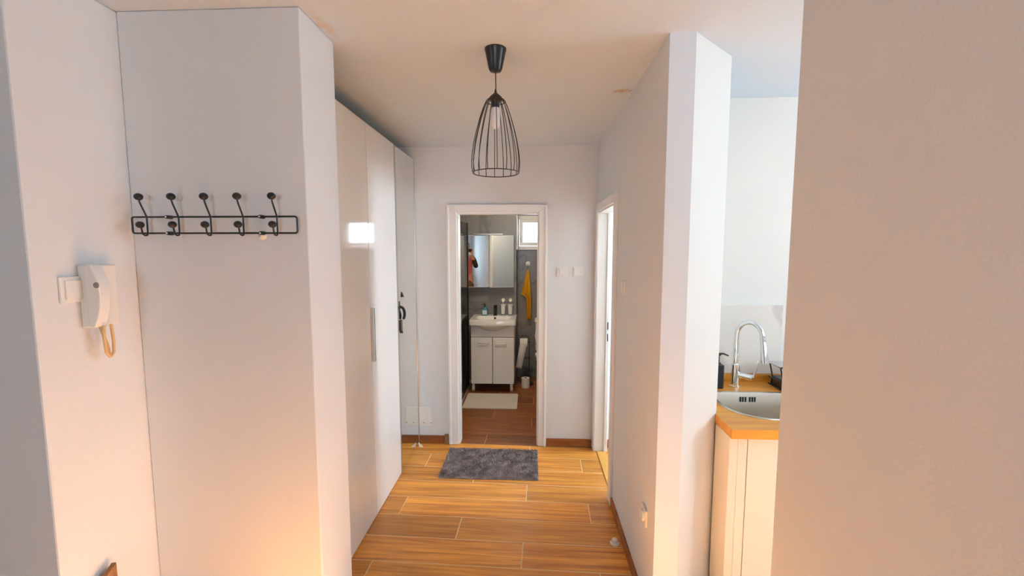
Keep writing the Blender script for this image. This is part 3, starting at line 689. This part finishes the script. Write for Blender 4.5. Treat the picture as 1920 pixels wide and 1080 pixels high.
mb().lathe([(.012, .975), (.012, .985), (.005, .987), (.005, .998), (.012, .999), (.012, 1.006)], (-.562, 5.07, 0), 12).build('pump', 'blackpl', sb, smooth=True)
mb().tube([(-.562, 5.07, 1.002), (-.585, 5.06, 1.002), (-.596, 5.055, .996)], .004, 6).build('spout', 'blackpl', sb, smooth=True)
for i, x in enumerate((-.342, -.252)):
    t = thing('toothbrush_cup', ('white wall cup holder beside the black tap', 'white wall cup holder nearest the towel')[i], 'cup', (x, 5.142, .875), group='wall cups over the washbasin')
    mb().lathe([(.008, -.014), (.022, -.012), (.024, 0)], (x, 5.142, 1.045), 18, 1).build('suction_disc', 'clear', t, smooth=True)
    mb().tube([(x, 5.128, 1.045), (x, 5.118, 1.02), (x, 5.118, .992)], .004, 6).build('hanger', 'satin', t)
    mb().tube([(x+.034*math.cos(2*PI*k/20), 5.104+.034*math.sin(2*PI*k/20), .990) for k in range(20)], .004, 6, True).build('holder_ring', 'plastic', t, smooth=True)
    mb().lathe([(.022, .878), (.024, .880), (.032, .996), (.029, .996), (.022, .884)], (x, 5.104, 0), 20).build('cup', 'ceramic', t, smooth=True)
# mirrored cabinet with two leaves ajar and a light bar
mc = thing('mirror_cabinet', 'mirrored bathroom cabinet with its leaves ajar above the washbasin', 'cabinet', (-.50, 5.09, 1.215))
box('body', 'carcass', -.800, -.212, 5.060, 5.140, 1.215, 1.828, mc)
def leaf(hx, w, angd):
    a = math.radians(angd)
    ux = Vector((-math.cos(a), -math.sin(a), 0)); nz = Vector((math.sin(a), -math.cos(a), 0))
    o = Vector((hx, 5.052, 0))
    def quad(w0, w1, t0, t1, z0, z1):
        vs = []
        for z in (z0, z1):
            for (u, t) in ((w0, t0), (w1, t0), (w1, t1), (w0, t1)): 
                p = o+ux*u+nz*t; vs.append((p.x, p.y, z))
        return mb().add(vs, [(0,3,2,1),(4,5,6,7),(0,1,5,4),(1,2,6,5),(2,3,7,6),(3,0,4,7)])
    l = quad(0, w, 0, .012, 1.212, 1.832).build('leaf', 'trim', mc)
    quad(.004, w-.002, .012, .015, 1.218, 1.828).build('mirror', 'mirror', l)
leaf(-.212, .288, 12.5)
leaf(-.512, .290, 8.35)
box('light_bar', 'satin', -.68, -.33, 4.975, 5.00, 1.836, 1.850, mc, bevel=.004)
mb().tube([(-.50, 5.06, 1.835), (-.50, 4.99, 1.848)], .008, 8).build('bar_arm', 'black', mc)
# shower screen
ss = thing('shower_screen', 'glass shower screen with black edge profiles left of the washbasin', 'shower screen', (-.75, 4.6, 0))
box('glass_panel', 'shower', -.752, -.744, 4.27, 4.918, .05, 1.96, ss)
box('edge_profile', 'black', -.760, -.736, 4.915, 4.935, .04, 1.975, ss, bevel=.002)
box('edge_profile', 'black', -.775, -.735, 4.24, 4.275, .04, 1.975, ss, bevel=.002)
box('bottom_rail', 'black', -.760, -.736, 4.275, 4.915, .04, .055, ss, bevel=.002)
tag(box('shower_tray', 'ceramic', -1.598, -.737, 4.0, 5.14, 0, .04, bevel=.008), 'low white shower tray behind the glass screen', 'shower tray')
tag(mb().loops([[(p[0], p[1], z) for p in rrect(-.722+i_, -.140-i_, 4.262+i_, 4.715-i_, (.02,)*4, 4)] for (i_, z) in ((.002, 0), (0, .004), (.003, .012), (.02, .013))], True, True).build('bath_mat', 'bathmat', smooth=True), 'cream bath mat on the floor below the washbasin', 'bath mat')
# towel on a suction hook
hk = thing('towel_hook', 'white suction hook on the marble wall under the window', 'hook', (-.04, 5.392, 1.44))
mb().lathe([(.010, -.016), (.028, -.012), (.031, 0)], (-.040, 5.392, 1.485), 20, 1).build('suction_disc', 'plastic', hk, smooth=True)
mb().tube([(-.040, 5.378, 1.475), (-.045, 5.372, 1.44), (-.046, 5.360, 1.415), (-.046, 5.352, 1.412), (-.046, 5.348, 1.422)], .005, 8).build('hook', 'satin', hk, smooth=True)
# towel: pleated sheet, gathered at the top, corner hanging to the left
tv = []; tf = []; nu, nv = 22, 26
for j in range(nv+1):
    t = j/nv; z = 1.418-.635*t
    s = min(1, t*1.9)
    xl = -.046-.082*s**.9 if t < .5 else (-.128+.064*min(1, (t-.5)/.06)+.018*(t-.5))
    xr = -.030+.040*min(1, t*1.6)+.004*math.sin(t*5)
    for i in range(nu+1):
        u = i/nu
        x = xl+(xr-xl)*u
        y = 5.356-.016*s*(1+math.sin(u*PI*5+t*1.4))-.010*math.sin(PI*u)*s
        tv.append((x, y, z - .05*(1-u)*0 + (-.02*math.sin(u*PI) if j == nv else 0)))
for j in range(nv):
    for i in range(nu): a = j*(nu+1)+i; tf.append((a, a+1, a+nu+2, a+nu+1))
to = tag(mb().add(tv, tf).build('hand_towel', 'towel', smooth=True), 'mustard yellow hand towel hanging from the suction hook', 'towel')
sm = to.modifiers.new('thickness', 'SOLIDIFY'); sm.thickness = .006
# toilet paper stand and rolls
ts = thing('toilet_roll_stand', 'black wire toilet roll stand on the bathroom floor', 'stand', (-.075, 5.08, 0))
mb().lathe([(.072, 0), (.072, .008), (.068, .010)], (-.035, 5.125, 0), 24).build('base', 'black', ts, smooth=True)
arc = [(-.130, 5.08, .50)]+[(-.075-.055*math.cos(PI*i/10), 5.08, .565+.052*math.sin(PI*i/10)) for i in range(11)]+[(-.020, 5.08, .30), (-.022, 5.08, .008)]
mb().tube(arc, .0045, 8).build('pole', 'black', ts, smooth=True)
mb().tube([(-.150, 5.08, .535), (.005, 5.08, .535)], .005, 8).build('roll_arm', 'black', ts, smooth=True)
mb().tube([(-.040+.04*math.cos(2*PI*i/20), 5.08+.04*math.sin(2*PI*i/20), .335) for i in range(20)], .004, 6, True).build('keeper_ring', 'black', ts, smooth=True)
r1 = thing('toilet_roll', 'toilet roll in use on the stand with paper hanging down', 'toilet roll', (-.085, 5.08, .48))
mb().lathe([(.018, -.045), (.052, -.045), (.052, .045), (.018, .045), (.018, -.045)], (-.087, 5.08, .532), 24, 0).build('roll', 'paper', r1, smooth=True)
pv = []; 
for j in range(13):
    t = j/12; z = .532-.315*t; dx = -.062*t
    for u in (-.043, .043): pv.append((-.087+u*(1-.15*t)+dx, 5.08-.053-.010*math.sin(t*4), z+(.012*(u < 0) if j == 12 else 0)))
pp = mb().add(pv, [(2*j, 2*j+1, 2*j+3, 2*j+2) for j in range(12)]).build('loose_paper', 'paper', r1, smooth=True)
q = pp.modifiers.new('thickness', 'SOLIDIFY'); q.thickness = .001
r2 = thing('toilet_roll', 'spare toilet roll standing at the foot of the stand', 'toilet roll', (-.062, 4.995, 0))
mb().lathe([(.018, .011), (.050, .011), (.050, .125), (.018, .125), (.018, .011)], (-.062, 4.995, -.0108), 24).build('roll', 'paper', r2, smooth=True)
mb().lathe([(.0175, .112), (.0175, .1135)], (-.062, 4.995, 0), 16).build('core', 'hole', r2)
# toilet against the window wall
tl = thing('toilet', 'white toilet with cistern partly hidden behind the door frame', 'toilet', (.235, 5.1, 0))
def ell(cx, cy, rx, ry, z, n=28): return [(cx+rx*math.cos(2*PI*i/n), cy+ry*math.sin(2*PI*i/n), z) for i in range(n)]
mb().loops([ell(.235, 5.05, .11, .22, 0), ell(.235, 5.05, .105, .21, .10), ell(.235, 4.99, .13, .24, .25), ell(.235, 4.96, .175, .26, .36), ell(.235, 4.96, .180, .265, .40), ell(.235, 4.96, .13, .21, .40), ell(.235, 4.96, .09, .15, .28)], True, True).build('bowl', 'ceramic', tl, smooth=True)
mb().loops([ell(.235, 4.96, .182, .265, .402), ell(.235, 4.96, .184, .268, .415), ell(.235, 4.96, .178, .26, .422), ell(.235, 4.96, .12, .19, .422), ell(.235, 4.96, .118, .188, .402)]).build('seat', 'plastic', tl, smooth=True)
ci = mb().loops([rrect(.055, .415, 5.20, 5.385, (.03, .03, .01, .01), 5, z) for z in (.40, .76)], True, True).build('cistern', 'ceramic', tl, bevel=.006)
mb().loops([rrect(.045+i_, .425-i_, 5.19+i_, 5.388, (.03, .03, .01, .01), 5, z) for (i_, z) in ((0, .762), (0, .785), (.01, .795))], True, True).build('cistern_lid', 'ceramic', tl, smooth=True)
mb().loops([[(p[0], 5.185-.0*p[2]-.012*k-(.79-p[2])*.06, p[2]) for p in [(.235+.185*math.cos(2*PI*i/28), 0, .60+.185*math.sin(2*PI*i/28)) for i in range(28)]] for k in (0, 1)], True, True).build('raised_lid', 'plastic', tl, smooth=True)
mb().lathe([(.02, .795), (.02, .802)], (.235, 5.29, 0), 16).build('flush_button', 'chrome', tl, smooth=True)

# ------------------------------------------------------------------ the person taking the picture, seen in the bathroom mirror
def skin_mesh(name, m, verts, edges, radii, root, parent, sub=2):
    me = bpy.data.meshes.new(name); me.from_pydata(verts, edges, []); o = bpy.data.objects.new(name, me); COL.objects.link(o)
    o.parent = parent
    sk = o.modifiers.new('skin', 'SKIN'); sk.use_smooth_shade = True
    lay = me.skin_vertices[0].data if me.skin_vertices else None
    if lay is None:
        bm = bmesh.new(); bm.from_mesh(me); bm.verts.layers.skin.verify(); bm.to_mesh(me); bm.free(); lay = me.skin_vertices[0].data
    for i, r in enumerate(radii):
        lay[i].radius = (r, r) if not isinstance(r, tuple) else r; lay[i].use_root = (i == root)
    ss_ = o.modifiers.new('smooth', 'SUBSURF'); ss_.levels = sub; ss_.render_levels = sub
    me.materials.append(M[m]); return o
PX, PY = 0.0, -0.50
pe = thing('person', 'person in dark jacket and pink top holding a phone, mirrored in the bathroom cabinet', 'person', (PX, PY, 0))
bv = [(0,0,.98), (0,.005,1.15), (0,.0,1.32), (0,-.005,1.46), (0,0,1.54), (0,.02,1.60), (0,.03,1.70), (0,.03,1.80),
      (.10,0,.95), (.11,.01,.52), (.11,-.02,.09), (.12,.10,.035), (-.10,0,.95), (-.11,.01,.52), (-.11,-.02,.09), (-.12,.10,.035),
      (.16,-.01,1.47), (.225,.10,1.24), (.12,.36,1.46), (.062,.425,1.56), (-.16,-.01,1.47), (-.225,.10,1.24), (-.12,.36,1.46), (-.062,.425,1.56)]
be = [(0,1),(1,2),(2,3),(3,4),(4,5),(5,6),(6,7),(0,8),(8,9),(9,10),(10,11),(0,12),(12,13),(13,14),(14,15),(3,16),(16,17),(17,18),(18,19),(3,20),(20,21),(21,22),(22,23)]
br = [(.13,.10),(.125,.09),(.14,.10),(.12,.085),.055,.055,(.078,.095),(.07,.085),.09,.06,.042,.04,.09,.06,.042,.04,.06,.045,.032,.03,.06,.045,.032,.03]
skin_mesh('body', 'skin', bv, be, br, 0, pe)
# clothing, a little fuller than the body
skin_mesh('pink_top', 'pink', [bv[0], bv[1], bv[2], bv[3], (0,0,1.50), (.13,0,1.46), (-.13,0,1.46)], [(0,1),(1,2),(2,3),(3,4),(3,5),(3,6)], [(.155,.118),(.148,.108),(.16,.118),(.135,.10),.075,.07,.07], 0, pe)
skin_mesh('dark_jacket', 'jacket', [(-.095,-.02,.94), (-.092,-.015,1.15), (-.095,-.015,1.34), (-.11,-.01,1.455), (-.17,-.01,1.47), (-.225,.10,1.24), (-.125,.35,1.45), (.0,-.06,1.47), (.17,-.01,1.47), (.228,.10,1.24), (.125,.35,1.45), (.02,-.085,1.2), (.0,-.085,.96)],
          [(0,1),(1,2),(2,3),(3,4),(4,5),(5,6),(3,7),(7,8),(8,9),(9,10),(7,11),(11,12)], [(.10,.13),(.095,.125),(.10,.13),.085,.075,.062,.048,.07,.075,.062,.048,(.13,.06),(.14,.06)], 0, pe)
skin_mesh('trousers', 'trouser', [(0,0,.98), (0,0,.90), (.10,0,.86), (.11,.01,.52), (.11,-.02,.10), (-.10,0,.86), (-.11,.01,.52), (-.11,-.02,.10)], [(0,1),(1,2),(2,3),(3,4),(1,5),(5,6),(6,7)], [(.165,.125),(.16,.125),.11,.08,.065,.11,.08,.065], 0, pe)
for s in (1, -1):
    mb().loops([[(s*.115+p[0], .05+p[1], z) for p in rrect(-w, w, -.11, .16-.02*k, (w*.8,)*4, 4)] for k, (w, z) in enumerate(((.048, 0), (.050, .03), (.045, .07)))], True, True).build('shoe', 'blackpl', pe, smooth=True, local=True)
# head: skull, nose, ears, eyes, mouth, hair
mb().ball((0, .035, 1.745), .078, 14, (1.0, 1.22, 1.45)).build('head', 'skin', pe, smooth=True, local=True)
mb().loops([[(x*w, .125+d, z) for (x, d) in ((-1, -.01), (-.5, .012), (0, .024*f), (.5, .012), (1, -.01))] + [(w, .10, z), (-w, .10, z)] for (w, z, f) in ((.006, 1.765, .2), (.010, 1.745, .7), (.015, 1.722, 1.2), (.010, 1.714, .6))], True, True).build('nose', 'skin', pe, smooth=True, local=True)
for s in (1, -1):
    mb().ball((s*.080, .03, 1.740), .014, 8, (.5, 1.2, 2.1)).build('ear', 'skin', pe, smooth=True, local=True)
    mb().ball((s*.030, .112, 1.752), .011, 8).build('eye', 'plastic', pe, smooth=True, local=True)
mb().tube([(-.025, .116, 1.690), (0, .124, 1.688), (.025, .116, 1.690)], [.004, .007, .004], 8).build('mouth', 'pink', pe, smooth=True, local=True)
hv = mb(); hp = []
for i in range(0, 8):
    t = PI/2*i/7*1.0
    hp.append([(.084*math.cos(t)*math.cos(a), .018+.100*math.cos(t)*math.sin(a), 1.765+.103*math.sin(t)) for a in [2*PI*k/24 for k in range(24)]])
hv.loops(hp, True, False).build('hair', 'hair', pe, smooth=True, local=True)
# hands closing on the phone
ph = tag(mb().prism(rrect(-.078, .078, 1.614, 1.690, (.009,)*4, 4), -.052, -.043, 1).build('phone', 'blackpl', bevel=.002), 'black phone held up by the person', 'phone')
for s in (1, -1):
    h = mb()
    wx, wy, wz = s*.066, .425, 1.562
    pv = [(wx, wy, wz), (wx+s*.006, wy+.018, wz+.045), (wx+s*.008, wy+.030, wz+.085)]
    skin_mesh('palm', 'skin', pv, [(0,1),(1,2)], [(.026,.016),(.036,.014),(.034,.012)], 0, pe)
    for k in range(4):
        L_ = (.9, 1.0, .95, .75)[k]; zz_ = wz+.045+.017*k
        fv_ = [(wx+s*.018, wy+.022, zz_), (wx+s*.030, wy+.045*L_, zz_+.006), (wx+s*.010, wy+.052, zz_+.010), (wx-s*.012*L_, wy+.044, zz_+.010)]
        skin_mesh('finger', 'skin', fv_, [(0,1),(1,2),(2,3)], [.0085,.0085,.008,.007], 0, pe, 1)
    skin_mesh('thumb', 'skin', [(wx-s*.015, wy+.008, wz+.035), (wx-s*.030, wy+.004, wz+.062), (wx-s*.032, wy+.010, wz+.090)], [(0,1),(1,2)], [.011,.010,.008], 0, pe, 1)
bpy.context.view_layer.update()
